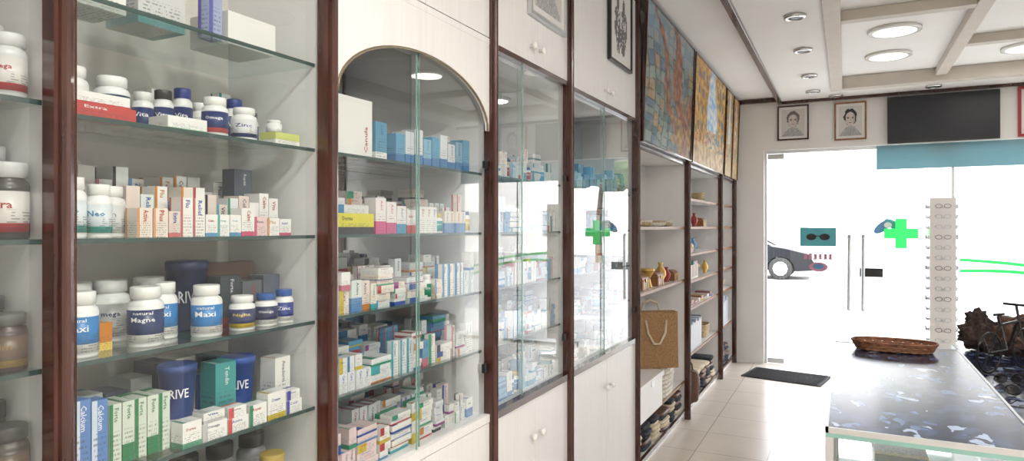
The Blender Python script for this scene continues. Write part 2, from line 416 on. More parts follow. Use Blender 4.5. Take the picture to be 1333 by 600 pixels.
for (x,y) in ((-0.29,7.2),(-0.29,6.44),(-0.29,5.49),(-0.29,4.59),(-0.29,3.5),(-0.29,2.4),(-0.29,1.3),(-0.09,7.55),(0.75,7.45)):
    mb=MB()
    mb.lathe((x,y,2.828),[(0.045,0.010),(0.048,0.0),(0.066,0.004),(0.07,0.021)],32,'chrome',cb=(1,1,1))
    mb.lathe((x,y,2.832),[(0.02,0.0),(0.042,0.002),(0.044,0.0175)],24,'downlight_inner')
    mb.build('recessed_downlight')

# ---------------- cabinets
def post(mb,y,z0=0,z1=2.84,w=0.034):
    mb.box(XF-0.02,XF+0.012,y-w/2,y+w/2,z0,z1,'mahogany')
    n=6
    poly=[(XF+0.012,y-w*0.32)]+[(XF+0.012+0.014*math.sin(math.pi*i/n), y-w*0.32*math.cos(math.pi*i/n)) for i in range(n+1)]
    mb.prism(poly[1:],'z',z0,z1,'mahogany')
def knob(mb,y,z,x=XF):
    old=mb.T
    mb.T=Matrix.Translation((x,y,z))@Matrix.Rotation(math.pi/2,4,'Y')
    mb.lathe((0,0,0),[(0.006,0),(0.006,0.012),(0.013,0.016),(0.015,0.022),(0.012,0.028),(0.005,0.030)],16,'porcelain')
    mb.T=old
def glass_shelves(mb,y0,y1,zs,x0=-1.135,x1=-1.425):
    for z in zs:
        mb.box(x1,x0-0.002,y0,y1,z-0.008,z,'shelf_glass')
        mb.box(x0-0.0019,x0,y0,y1,z-0.008,z,'shelf_edge')
ZS=[1.07,1.275,1.48,1.687]
def cabinet(i,y0,y1,back,gtop,zs,arch=False,rails=False,doors=True,split=None):
    mb=MB()
    a=y0+0.017; b_=y1-0.017
    mb.box(XB,XF-0.021,y0-0.009,y0+0.009,0,2.83,PL)
    mb.box(XB,XB+0.008,y0+0.009,y1-0.009,0.0,2.83,back)
    mb.box(XB+0.008,XF-0.024,y0+0.009,y1-0.009,0.83,0.85,PL)
    mb.box(XF-0.05,XF-0.03,y0+0.009,y1-0.009,0,0.08,PL)
    mid=(a+b_)/2
    for s0,s1 in ((a,mid-0.0015),(mid+0.0015,b_)):
        mb.box(XF-0.018,XF,s0,s1,0.085,0.822,PL)
    knob(mb,mid-0.04,0.68); knob(mb,mid+0.04,0.68)
    rm='mahogany' if rails else PL
    mb.box(XF-0.023,XF+(0.01 if rails else 0.002),a,b_,0.825,0.852,rm)
    mb.box(XB+0.008,XF-0.024,y0+0.009,y1-0.009,2.80,2.83,PL)
    if gtop<2.3:
        mb.box(XF-0.02,XF+(0.008 if rails else 0.001),a,b_,gtop,gtop+0.02,rm)
        for s0,s1 in ((a,mid-0.0015),(mid+0.0015,b_)):
            mb.box(XF-0.018,XF,s0,s1,gtop+0.024,2.82,PL)
        knob(mb,mid-0.04,gtop+0.085); knob(mb,mid+0.04,gtop+0.085)
        mb.box(XB+0.008,XF-0.024,y0+0.009,y1-0.009,gtop+0.002,gtop+0.018,PL)
    else:
        mb.box(XF-0.02,XF+0.001,a,b_,gtop,2.83,PL)
    glass_shelves(mb,y0+0.0095,y1-0.0095,zs)
    gz0,gz1=0.852,gtop
    sp=split if split else mid
    mb.quad([(XF-0.022,a,gz0),(XF-0.022,sp+0.012,gz0),(XF-0.022,sp+0.012,gz1),(XF-0.022,a,gz1)],'pane')
    if sp<b_-0.03:
        mb.quad([(XF-0.012,sp-0.012,gz0),(XF-0.012,b_,gz0),(XF-0.012,b_,gz1),(XF-0.012,sp-0.012,gz1)],'pane')
        mb.box(XF-0.024,XF-0.020,sp+0.0121,sp+0.0145,gz0,gz1,'glass_edge')
        mb.box(XF-0.014,XF-0.010,sp-0.0145,sp-0.0121,gz0,gz1,'glass_edge')
    if i>=2:
        mb.box(XF-0.010,XF+0.002,b_-0.035,b_-0.008,1.00,1.03,'black_plastic')
        mb.box(XF-0.010,XF+0.002,b_-0.03,b_-0.008,1.70,1.725,'black_plastic')
    if arch:
        cy=(a+b_)/2; A=(b_-a)/2-0.012; B=0.175; zs0=1.83; n=28
        arc=[(cy-A*math.cos(math.pi*k/n), zs0+B*math.sin(math.pi*k/n)) for k in range(n+1)]
        for k in range(n):
            (ya,za),(yb,zb)=arc[k],arc[k+1]
            mb.prism([(ya,za),(yb,zb),(yb,gtop),(ya,gtop)],'x',XF-0.009,XF,PL)
        mb.prism([(a,zs0),(arc[0][0],zs0),(arc[0][0],gtop),(a,gtop)],'x',XF-0.009,XF,PL)
        mb.prism([(arc[-1][0],zs0),(b_,zs0),(b_,gtop),(arc[-1][0],gtop)],'x',XF-0.009,XF,PL)
        mb.tube([(XF+0.001,p[0],p[1]) for p in arc],0.004,8,'gold_trim')
        mb.box(XF-0.006,XF+0.003,a,a+0.008,0.852,zs0,'gold_trim')
    post(mb,y0)
    ob=mb.build('glass_display_cabinet')
    return ob
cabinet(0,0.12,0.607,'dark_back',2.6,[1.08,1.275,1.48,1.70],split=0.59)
cabinet(1,0.607,1.209,'cabinet_back',2.6,ZS+[1.89],split=1.182)
cabinet(2,1.209,2.02,'mirror',2.13,ZS,arch=True,split=1.60)
cabinet(3,2.02,2.736,'blue_back',2.12,ZS,rails=True,split=2.30)
cabinet(4,2.736,3.796,'blue_back',2.11,ZS,rails=True,split=3.27)

# ---------------- contents
rng=random.Random(7)
for z,spec in ((1.70,(0.026,0.10,(0.62,0.60,0.58),(0.4,0.03,0.03),(0.6,0.6,0.6),(0.6,0.6,0.62))),(1.48,(0.029,0.12,(0.60,0.58,0.56),(0.35,0.02,0.02),(0.05,0.045,0.045),(0.5,0.5,0.52))),(1.275,(0.027,0.09,(0.12,0.08,0.06),(0.3,0.2,0.05),(0.06,0.04,0.04),(0.1,0.1,0.1))),(1.08,(0.029,0.11,(0.10,0.07,0.05),(0.1,0.1,0.3),(0.06,0.05,0.04),(0.05,0.05,0.05)))):
    r_,h_,lab,acc,body,cap=spec
    mb=MB()
    bottle(mb,(-1.17,0.566,z),r_,h_,body=body,cap=cap,label=lab,acc=acc,word=rng.choice(WORDS),tcol=acc,capr=0.92,ang=-0.9)
    bottle(mb,(-1.235,0.567,z),r_,h_*1.25,body=body,cap=cap,label=tuple(q*0.8 for q in lab),acc=acc,word='Plus',tcol=acc,capr=0.9,ang=-0.9)
    bottle(mb,(-1.30,0.567,z),r_,h_*1.1,body=(0.1,0.06,0.05),cap=(0.35,0.35,0.35),label=(0.3,0.25,0.2),acc=acc,word='Plus')
    for q in range(3):
        bottle(mb,(-1.18-0.07*q,0.49,z),r_,h_*(1+0.1*q),body=body,cap=cap,label=lab,acc=acc,word='Vita',tcol=acc,ang=-0.9)
    mb.build('supplement_bottles')

# cabinet 1
mb=MB() # top shelf
carton(mb,-1.17,0.98,1.89,0.13,0.07,0.12,rng,0,base=WHITE,wid=0,word='',lines=False)
carton(mb,-1.20,0.80,1.89,0.10,0.09,0.1,rng,0,base=(0.6,0.6,0.6),wid=0.2,mode=1,word='')
carton(mb,-1.17,0.93,1.89,0.035,0.12,0.03,rng,0.1,base=(0.35,0.40,0.6),wid=0.3,mode=0,acc=(0.1,0.1,0.4))
carton(mb,-1.19,0.65,1.89,0.12,0.06,0.1,rng,0,base=WHITE,wid=0,word='')
mb.build('medicine_cartons')
mb=MB() # 1.687
z=1.687
carton(mb,-1.16,0.655,z,0.115,0.026,0.05,rng,0.03,base=(0.5,0.07,0.06),wid=0.0,word='Extra',tcol=(0.8,0.8,0.8))
carton(mb,-1.163,0.66,z+0.026,0.10,0.02,0.045,rng,0.0,base=WHITE,acc=(0.5,0.05,0.05),wid=0.15,mode=1)
carton(mb,-1.16,0.835,z,0.085,0.028,0.06,rng,-0.03,base=WHITE,acc=(0.05,0.35,0.12),wid=0.2,mode=1)
carton(mb,-1.16,1.10,z,0.075,0.03,0.05,rng,0.02,base=(0.6,0.65,0.2),wid=0.45,mode=1,acc=WHITE)
bottle(mb,(-1.24,0.70,z),0.028,0.10,label=WHITE,word='Stress',tcol=(0.03,0.1,0.2))
bottle(mb,(-1.24,0.775,z),0.030,0.095,label=(0.03,0.06,0.12),acc=WHITE,word='Stress')
bottle(mb,(-1.18,0.955,z),0.026,0.082,label=(0.02,0.04,0.15),acc=(0.6,0.1,0.1),word='Omega')
bottle(mb,(-1.18,1.03,z),0.027,0.072,label=(0.7,0.7,0.72),acc=(0.02,0.04,0.15),word='Zinc',tcol=(0.02,0.04,0.2))
for i in range(7):
    bottle(mb,(-1.275,0.86+i*0.045,z),0.020,0.085+0.012*(i%3),label=rng.choice([(0.02,0.04,0.15),(0.6,0.62,0.6),(0.1,0.15,0.3)]),cap=rng.choice([WHITE,(0.02,0.05,0.25),(0.03,0.03,0.03)]),word='Vita',n=16)
bottle(mb,(-1.19,1.125,z+0.03),0.018,0.03,label=WHITE)
fill(mb,rng,0.64,1.18,z,-1.33,0.14,rows=1,stacks=0.1)
mb.build('supplement_bottles')
mb=MB() # 1.48
z=1.48
for i,y in enumerate((0.675,0.72)):
    bottle(mb,(-1.19,y,z),0.021,0.105-0.01*i,label=(0.66,0.72,0.75),acc=(0.05,0.35,0.3),word='Neo',tcol=(0.02,0.2,0.4))
bottle(mb,(-1.23,0.76,z),0.03,0.095,label=(0.6,0.62,0.6),body=(0.72,0.72,0.70),word='Calm',tcol=(0.2,0.2,0.3))
y=0.775
for w,h,bs,ac in ((0.032,0.055,(0.75,0.66,0.58),(0.6,0.3,0.15)),(0.032,0.055,(0.75,0.66,0.58),(0.6,0.3,0.15)),(0.026,0.05,(0.7,0.58,0.52),(0.55,0.15,0.15)),(0.028,0.078,(0.78,0.76,0.72),(0.5,0.1,0.1)),(0.028,0.078,(0.78,0.76,0.72),(0.5,0.1,0.1)),(0.03,0.045,WHITE,(0.1,0.3,0.5)),(0.03,0.045,WHITE,(0.05,0.4,0.35)),(0.03,0.045,WHITE,(0.1,0.3,0.5)),(0.036,0.06,WHITE,(0.6,0.1,0.2)),(0.036,0.042,(0.75,0.55,0.55),(0.6,0.1,0.2)),(0.036,0.04,WHITE,(0.6,0.3,0.1)),(0.036,0.038,WHITE,(0.6,0.1,0.2))):
    carton(mb,-1.165,y,z,w-0.002,h,0.035,rng,0,base=bs,acc=ac,wid=0.16,word=rng.choice(WORDS)); y+=w
for i in range(13):
    carton(mb,-1.220,0.79+i*0.029,z,0.027,rng.uniform(0.06,0.105),0.05,rng,0,acc=rng.choice(PAL),wid=0.2)
carton(mb,-1.215,1.172-0.097+0.10,z,0.001,0.001,0.001,rng,0,word='')
carton(mb,-1.275,1.085,z+0.0,0.052,0.155,0.04,rng,0,base=(0.10,0.12,0.16),acc=(0.5,0.5,0.5),wid=0.15,mode=1,word='Repair',tcol=(0.7,0.7,0.7))
for i in range(15):
    carton(mb,-1.325,0.66+i*0.034,z,0.032,rng.uniform(0.08,0.15),0.07,rng,0,base=rng.choice([(0.7,0.66,0.62),WHITE]),wid=0.2)
mb.build('medicine_cartons')
mb=MB() # 1.275 big bottles
z=1.275
bottle(mb,(-1.185,0.685,z),0.028,0.113,label=(0.03,0.20,0.50),acc=WHITE,word='Maxi',word2='natural')
bottle(mb,(-1.185,0.805,z),0.031,0.112,label=(0.02,0.04,0.13),acc=WHITE,word='Magne',word2='natural')
bottle(mb,(-1.235,0.875,z),0.028,0.113,label=(0.03,0.20,0.50),acc=WHITE,word='Maxi',word2='natural')
bottle(mb,(-1.18,0.935,z),0.030,0.105,label=(0.03,0.20,0.50),acc=WHITE,word='Maxi',word2='natural')
bottle(mb,(-1.235,0.975,z),0.026,0.10,label=(0.03,0.10,0.30),acc=WHITE,word='Calcium')
bottle(mb,(-1.18,1.025,z),0.027,0.075,label=(0.04,0.05,0.14),acc=(0.7,0.5,0.05),word='Night',tcol=(0.8,0.6,0.1))
bottle(mb,(-1.18,1.092,z),0.025,0.073,label=(0.02,0.03,0.10),cap=(0.02,0.10,0.35),acc=WHITE,word='Omega')
bottle(mb,(-1.18,1.145,z),0.022,0.078,label=(0.02,0.05,0.25),cap=(0.02,0.10,0.35),acc=WHITE,word='Zinc')
carton(mb,-1.20,0.722,z,0.028,0.05,0.03,rng,0.1,base=(0.55,0.2,0.02),wid=0.3,acc=(0.7,0.5,0.1))
tubtub(mb,(-1.30,0.98,z),0.042,0.15,(0.03,0.05,0.14),'DRIVE')
for yy,c in ((0.74,(0.6,0.6,0.6)),(0.81,(0.5,0.5,0.5)),(0.89,(0.7,0.7,0.7))):
    bottle(mb,(-1.30,yy,z),0.034,0.12,label=c,word='Omega',tcol=(0.02,0.04,0.15))
carton(mb,-1.23,1.01,z,0.055,0.115,0.05,rng,0,base=(0.05,0.07,0.08),acc=(0.3,0.05,0.05),wid=0.2,mode=1,word='Forte',tcol=(0.7,0.7,0.7))
carton(mb,-1.23,1.07,z,0.055,0.10,0.05,rng,0,base=(0.12,0.14,0.15),acc=(0.4,0.3,0.05),wid=0.2,mode=1)
carton(mb,-1.23,1.13,z,0.05,0.11,0.05,rng,0,base=(0.1,0.12,0.16),acc=(0.4,0.42,0.45),wid=0.4,mode=1)
carton(mb,-1.31,1.04,z,0.13,0.14,0.04,rng,0,base=(0.20,0.12,0.10),acc=(0.3,0.3,0.3),wid=0.3)
carton(mb,-1.31,0.63,z,0.06,0.10,0.04,rng,0,base=(0.6,0.6,0.6))
mb.build('supplement_bottles')
mb=MB() # 1.07
z=1.07
for i in range(3):
    carton(mb,-1.16,0.632+i*0.029,z,0.027,0.14-0.006*i,0.05,rng,0,base=(0.10,0.22,0.50),acc=(0.55,0.65,0.75),wid=0.35,mode=0,word='Calcium',tcol=(0.8,0.8,0.85))
for i in range(5):
    carton(mb,-1.175,0.73+i*0.024,z,0.022,0.11,0.06,rng,0,base=(0.60,0.66,0.58),acc=(0.02,0.20,0.08),wid=0.30,mode=i%2,word='Forte',tcol=(0.03,0.2,0.08))
tubtub(mb,(-1.23,0.905,z+0.04),0.036,0.108,(0.05,0.09,0.28),'DRIVE')
carton(mb,-1.20,0.855,z,0.10,0.04,0.09,rng,0,base=(0.72,0.70,0.68),word='Active',wid=0.1)
carton(mb,-1.185,0.963,z,0.050,0.140,0.05,rng,-0.05,base=(0.06,0.30,0.30),acc=(0.5,0.6,0.6),wid=0.18,mode=1,word='Tendin',tcol=(0.75,0.8,0.8))
tubtub(mb,(-1.24,1.065,z+0.02),0.036,0.115,(0.03,0.09,0.40),'DRIVE')
carton(mb,-1.20,1.03,z,0.07,0.02,0.08,rng,0,base=WHITE)
carton(mb,-1.178,1.115,z,0.048,0.125,0.045,rng,0.05,base=(0.78,0.77,0.74),acc=(0.6,0.2,0.05),wid=0.12,mode=1,word='Anaderm',tcol=(0.2,0.2,0.22))
y=0.85
for w,h,c in ((0.045,0.05,(0.1,0.3,0.2)),(0.06,0.035,(0.5,0.5,0.5)),(0.055,0.03,(0.6,0.1,0.1)),(0.05,0.045,(0.05,0.25,0.15)),(0.055,0.06,(0.55,0.42,0.05)),(0.05,0.03,(0.1,0.1,0.4))):
    carton(mb,-1.14,y,z,w-0.003,h,0.035,rng,0,base=WHITE,acc=c,wid=0.2)
    if h<0.04: carton(mb,-1.142,y+0.003,z+h,w-0.01,0.022,0.033,rng,0,base=WHITE,acc=c,wid=0.3)
    y+=w
for i in range(10):
    carton(mb,-1.31,0.65+i*0.052,z,0.046,rng.uniform(0.09,0.15),0.07,rng,0,base=rng.choice([(0.3,0.32,0.35),(0.6,0.6,0.58),(0.12,0.14,0.2)]))
mb.build('medicine_cartons')
mb=MB() # 0.85 deck
z=0.85
for i in range(6):
    bottle(mb,(-1.18,0.66+i*0.09,z),0.032,0.13,body=(0.45,0.33,0.10),cap=(0.45,0.33,0.08),label=(0.62,0.58,0.45),acc=(0.45,0.3,0.05),word='Active',tcol=(0.1,0.08,0.05))
    bottle(mb,(-1.27,0.68+i*0.09,z),0.034,0.16,body=(0.25,0.25,0.27),cap=(0.03,0.03,0.03),label=(0.5,0.5,0.5),word='Vita')
mb.build('gold_jars')

# cabinet 2 contents
def newfill(name,seed,*a,**k):
    mb=MB(); r=random.Random(seed); hero=k.pop('hero',None)
    if hero: hero(mb,r)
    fill(mb,r,*a,**k); return mb.build(name)
Y0,Y1=1.23,1.995
def h1(mb,r):
    carton(mb,-1.16,1.31,1.687,0.135,0.155,0.05,r,0,base=(0.8,0.79,0.77),acc=(0.5,0.05,0.05),wid=0.0,mode=1,word='',lines=False)
    text_flat(mb,'Canula',(-1.16,1.425,1.70),(0,0,1),(0,-1,0),(1,0,0),0.07,0.014,(0.45,0.03,0.04))
    carton(mb,-1.16,1.46,1.687,0.05,0.105,0.05,r,0,base=(0.10,0.30,0.45),acc=WHITE,wid=0.2,mode=1,word='Cold')
    for i in range(9):
        carton(mb,-1.165,1.56+i*0.047,1.687,0.042,0.085+0.012*(i%3),0.05,r,0,base=[(0.12,0.35,0.55),(0.70,0.74,0.78),(0.70,0.72,0.74),(0.25,0.45,0.6)][i%4],acc=(0.05,0.2,0.45),wid=0.3,mode=1)
newfill('medicine_cartons',11,Y0,Y1,1.687,-1.25,0.15,rows=2,hero=h1)
def h2(mb,r):
    carton(mb,-1.15,1.285,1.48,0.155,0.055,0.05,r,0,base=(0.62,0.58,0.05),acc=(0.03,0.03,0.03),wid=0.35,mode=1,word='Derma',tcol=(0.03,0.03,0.03))
    carton(mb,-1.152,1.29,1.535,0.13,0.022,0.05,r,0,base=(0.62,0.63,0.62),acc=(0.03,0.2,0.4),wid=0.25,mode=0)
    for i,c in enumerate(((0.6,0.1,0.25),(0.6,0.1,0.25),(0.05,0.3,0.5),(0.5,0.05,0.05))):
        carton(mb,-1.155,1.455+i*0.048,1.48,0.045,0.10-0.01*i,0.04,r,0,base=(0.78,0.74,0.74),acc=c,wid=0.35,mode=1,word='Adol',tcol=c)
    fill(mb,r,1.66,Y1,1.48,-1.15,0.14,rows=1)
newfill('medicine_cartons',12,Y0,Y1,1.48,-1.24,0.17,rows=2,hero=h2)
newfill('medicine_cartons',13,Y0,Y1,1.275,-1.15,0.165,rows=3,bot=0.2,stacks=0.35)
newfill('medicine_cartons',14,Y0,Y1,1.07,-1.15,0.165,rows=3,bot=0.08,stacks=0.4,bases=[WHITE,WHITE,(0.72,0.74,0.76),(0.1,0.3,0.5)])
newfill('medicine_cartons',15,Y0,Y1,0.85,-1.15,0.18,rows=3,bot=0.04,stacks=0.5,bases=[WHITE,WHITE,(0.72,0.74,0.76),(0.75,0.6,0.6)])
BL=[(0.05,0.2,0.5),(0.1,0.35,0.6),(0.4,0.05,0.05),(0.05,0.25,0.3)]
B3=[WHITE,WHITE,(0.55,0.66,0.75),(0.2,0.38,0.6),(0.7,0.72,0.74)]
for i,z in enumerate((1.687,1.48,1.275,1.07,0.85)):
    newfill('medicine_cartons',20+i,2.04,2.715,z,-1.15,0.155,rows=3,pal=BL,bases=B3,sparse=0.03)
for i,z in enumerate((1.687,1.48,1.275,1.07,0.85)):
    newfill('medicine_cartons',30+i,2.76,3.775,z,-1.16,0.13 if i else 0.17,rows=2,pal=BL,bases=[(0.03,0.15,0.42),(0.08,0.35,0.6),(0.3,0.5,0.65)] if i==0 else [WHITE,(0.5,0.52,0.55),(0.12,0.13,0.16)],sparse=0.0 if i==0 else 0.3)

# ---------------- framed art
def artwork(name, P0, U, V, nrm, nu, nv, fn, fw, fmat, fd=0.02):
    mb=MB(); P0=Vector(P0);U=Vector(U);V=Vector(V);N=Vector(nrm).normalized()
    i=mb.addv([tuple(P0+U*(a/nu)+V*(b_/nv)+N*(fd*0.6)) for b_ in range(nv+1) for a in range(nu+1)])
    for b_ in range(nv):
        for a in range(nu):
            c=fn((a+0.5)/nu,(b_+0.5)/nv)
            mb.face([i+b_*(nu+1)+a,i+b_*(nu+1)+a+1,i+(b_+1)*(nu+1)+a+1,i+(b_+1)*(nu+1)+a],'artwork',cb=tuple(c))
    u=U.normalized(); v=V.normalized(); W=U.length; Hh=V.length
    M=Matrix((( u.x,v.x,N.x,P0.x),(u.y,v.y,N.y,P0.y),(u.z,v.z,N.z,P0.z),(0,0,0,1)))
    mb.T=M
    mb.box(-fw,0,-fw,Hh+fw,0.001,fd,fmat); mb.box(W,W+fw,-fw,Hh+fw,0.001,fd,fmat)
    mb.box(0,W,-fw,0,0.001,fd,fmat); mb.box(0,W,Hh,Hh+fw,0.001,fd,fmat)
    mb.box(0,W,0,Hh,0.001,fd*0.5,fmat)
    mb.T=Matrix.Identity(4)
    return mb.build(name)
def nz(u,v,s,k=0): return noise.noise(Vector((u*s,v*s,k*7.3)))
def lerp(a,b_,t): t=max(0,min(1,t)); return tuple(a[i]*(1-t)+b_[i]*t for i in range(3))
def sketch(seed,hair=(0.08,0.07,0.07),body=True):
    def f(u,v):
        c=(0.62,0.60,0.57)
        if min(u,1-u)<0.09 or min(v,1-v)<0.08: return (0.78,0.77,0.75)
        dx=(u-0.5)/0.17; dy=(v-0.56)/0.20
        r=dx*dx+dy*dy
        if body and v<0.34 and abs(u-0.5)<0.14+0.5*(0.34-v)*2: c=lerp((0.3,0.3,0.32),(0.5,0.5,0.5),0.5+nz(u,v,30,seed))
        hx=(u-0.5)/0.23; hy=(v-0.62)/0.24
        if hx*hx+hy*hy<1+0.3*nz(u,v,14,seed): c=hair
        if abs(u-0.5)<0.06 and 0.3<v<0.45: c=(0.45,0.42,0.40)
        if r<1: 
            c=(0.62,0.56,0.52)
            if abs(v-0.60)<0.02 and 0.05<abs(u-0.5)<0.11: c=(0.05,0.05,0.05)
            if abs(v-0.46)<0.012 and abs(u-0.5)<0.05: c=(0.25,0.1,0.1)
            if abs(u-0.5-0.02)<0.012 and 0.5<v<0.58: c=(0.4,0.36,0.33)
            if dx>0.5: c=lerp(c,(0.3,0.27,0.26),0.5)
        return c
    return f
def dancers(u,v):
    c=(0.74,0.73,0.71)
    for cx,s in ((0.36,1),(0.64,-1)):
        w=0.05+0.10*max(0,math.sin((v-0.1)*4.2))
        if 0.12<v<0.68 and abs(u-cx-0.03*s*math.sin(v*9))<w and nz(u,v,22,cx)>-0.25: c=(0.12,0.11,0.12)
        if (u-cx)**2+((v-0.75)*0.6)**2<0.0035: c=(0.1,0.09,0.09)
    return c
artwork('framed_ink_drawing',(XF+0.001,3.28,2.38),(0,0.36,0),(0,0,0.42),(1,0,0),36,42,dancers,0.014,'black_plastic')
artwork('framed_print',(XF+0.001,2.32,2.34),(0,0.33,0),(0,0,0.40),(1,0,0),34,40,sketch(3,(0.35,0.33,0.32)),0.016,'aluminium')
artwork('framed_portrait',(-0.645,7.699,2.445),(0.28,0,0),(0,0,0.34),(0,-1,0),44,54,sketch(1,(0.16,0.14,0.13)),0.016,'mahogany')
artwork('framed_portrait',(-0.09,7.699,2.415),(0.265,0,0),(0,0,0.36),(0,-1,0),44,54,sketch(5,(0.03,0.03,0.03)),0.016,'wood_mid')
artwork('framed_portrait',(1.47,7.699,2.37),(0.34,0,0),(0,0,0.42),(0,-1,0),40,48,sketch(8,(0.1,0.05,0.05)),0.025,'red_wood')

# painted canvases above the open shelves
def city(u,v):
    bx=math.floor(u*9+0.8*nz(u,v,3,1)); by=math.floor(v*12+1.4*nz(u,v,3,2))
    h=(math.sin(bx*12.98+by*78.2)*43758.5)%1
    c=lerp((0.05,0.12,0.13),(0.30,0.38,0.33),h)
    if h>0.78: c=(0.34,0.23,0.10)
    if 0.3<h<0.4: c=(0.09,0.17,0.28)
    if (u*9+0.8*nz(u,v,3,1))%1<0.18 or (v*12+1.4*nz(u,v,3,2))%1<0.16: c=lerp(c,(0.03,0.03,0.03),0.7)
    if v>0.75: c=lerp(c,(0.28,0.40,0.50),0.5)
    for k,(a,b_,w) in enumerate(((0.72,0.35,0.13),(0.50,0.6,0.07),(0.95,-0.3,0.08))):
        cx=a+ (v-0.4)*-b_*0.9+0.06*math.sin(v*9+k)
        if abs(u-cx)<w*(1.15-0.7*v)+0.04*nz(u,v,12,k): c=lerp((0.10,0.03,0.015),(0.42,0.14,0.05),0.5+nz(u,v,20,3))
    if u>0.5 and v<0.3 and nz(u,v,7,9)>0: c=lerp((0.50,0.28,0.07),(0.14,0.07,0.04),0.5+nz(u,v,25,2))
    return lerp(c,(0.50,0.50,0.44),max(0,nz(u,v,16,4))*0.5)
def street(seed,sky=(0.22,0.48,0.80)):
    def f(u,v):
        k=0.5+nz(u,v,18,seed)
        dl=0.30+0.16*v+0.05*nz(u,v,6,seed); dr=0.80-0.18*v+0.05*nz(u,v,6,seed+1)
        if v<0.22: c=lerp((0.66,0.50,0.26),(0.35,0.20,0.10),k)
        elif u<dl: c=lerp((0.74,0.46,0.14),(0.34,0.16,0.05),k)
        elif u>dr: c=lerp((0.76,0.55,0.20),(0.32,0.15,0.06),k)
        else: c=lerp(sky,(0.85,0.87,0.86),k) if v>0.38 else lerp((0.75,0.60,0.34),(0.35,0.25,0.2),k)
        if v>0.3 and (u<dl-0.05 or u>dr+0.05) and (u*9+seed)%1<0.35 and (v*6)%1<0.45: c=lerp((0.14,0.07,0.05),(0.06,0.24,0.38),k)
        if 0.22<v<0.36 and nz(u,v,26,seed+2)>0.22: c=(0.40,0.05,0.04) if u<0.5 else (0.04,0.22,0.36)
        if 0.2<v<0.45 and nz(u,v,9,seed+5)>0.3: c=lerp((0.06,0.20,0.06),c,0.4)
        return c
    return f
BT=(-1.085,2.012); TP=(-1.055,2.855)
def canvas(name,y0,y1,fn,nu,top=TP):
    V=(top[0]-BT[0],0,top[1]-BT[1]); n=Vector((V[2],0,-V[0])).normalized()
    artwork(name,(BT[0],y0,BT[1]),(0,y1-y0,0),V,n,nu,70,fn,0.008,'mahogany',0.022)
canvas('painted_canvas',3.83,5.17,city,110)
canvas('painted_canvas',5.24,6.69,street(1),96)
canvas('painted_canvas',6.76,7.18,street(4,(0.25,0.50,0.75)),40)
canvas('painted_canvas',7.22,7.60,street(6,(0.45,0.2,0.15)),36)

# ---------------- open shelving
def open_unit(y0,y1,zs):
    mb=MB()
    mb.box(XB,XF-0.021,y0-0.009,y0+0.009,0,2.83,PL)
    if y1>7.5: mb.box(XB,XF-0.021,y1-0.009,y1+0.009,0,2.83,PL)
    mb.box(XB,XB+0.008,y0+0.009,y1-0.009,0,2.83,PL)
    mb.box(XB+0.008,XF-0.022,y0+0.009,y1-0.009,0.06,0.08,PL)
    mb.box(XF-0.05,XF-0.03,y0+0.009,y1-0.009,0,0.06,PL)
    mb.box(XF-0.021,XF,y0+0.017,y1-0.017,0.06,0.085,'mahogany')
    mb.box(XF-0.03,XF-0.012,y0+0.017,y1-0.017,2.001,2.82,PL)
    mb.box(XB+0.008,XF-0.031,y0+0.009,y1-0.009,1.98,1.998,PL)
    mb.box(XF-0.03,XF-0.005,y0+0.017,y1-0.017,1.975,2.0,'mahogany')
    for z in zs:
        mb.box(XB+0.008,XF-0.03,y0+0.009,y1-0.009,z-0.018,z,PL)
        mb.box(XF-0.0299,XF-0.022,y0+0.009,y1-0.009,z-0.02,z,'wood_mid')
    post(mb,y0); 
    if y1>7.5: post(mb,y1)
    mb.build('open_shelving_unit')
O1=[0.30,1.09,1.50]; O2=[0.47,0.84,1.06,1.28,1.50,1.73]
open_unit(3.796,5.21,O1); open_unit(5.21,6.73,O2); open_unit(6.73,7.62,O2)

# tote bag
mb=MB()
R=Matrix.Translation((-1.19,4.50,0.537))@Matrix.Rotation(math.radians(-55),4,'Z')
mb.T=R
w,h,d=0.165,0.38,0.06
rows=10; cols=10; 
for s_ in (1,-1):
    i=mb.addv([((d+0.02*math.sin(math.pi*a/cols)*math.sin(math.pi*b_/rows))*s_*(1-0.25*b_/rows), -w+2*w*a/cols, h*b_/rows) for b_ in range(rows+1) for a in range(cols+1)])
    for b_ in range(rows):
        for a in range(cols):
            mb.face([i+b_*(cols+1)+a,i+b_*(cols+1)+a+1,i+(b_+1)*(cols+1)+a+1,i+(b_+1)*(cols+1)+a],'jute',smooth=True)
for s_ in (-1,1):
    mb.quad([(d,s_*w,0),(-d,s_*w,0),(-d*0.75,s_*w,h),(d*0.75,s_*w,h)],'jute')
mb.quad([(d,-w,0),(d,w,0),(-d,w,0),(-d,-w,0)],'jute')
for s_ in (1,-1):
    hp=[(d*0.78*s_+0.012*s_,-0.072,0.33),(d*0.75*s_+0.012*s_,-0.072,0.37),(d*0.5*s_+0.015*s_,-0.05,0.43),(d*0.5*s_+0.015*s_,0,0.45),(d*0.5*s_+0.015*s_,0.05,0.43),(d*0.75*s_+0.012*s_,0.072,0.37),(d*0.78*s_+0.012*s_,0.072,0.33)]
    if s_>0: hp=[(d*0.9+0.02,-0.072,0.33),(d*0.95+0.028,-0.06,0.24),(d+0.03,-0.02,0.17),(d+0.03,0.02,0.17),(d*0.95+0.028,0.06,0.24),(d*0.9+0.02,0.072,0.33)]
    mb.tube(hp,0.008,8,'strap')
mb.T=Matrix.Identity(4)
mb.build('jute_tote_bag')
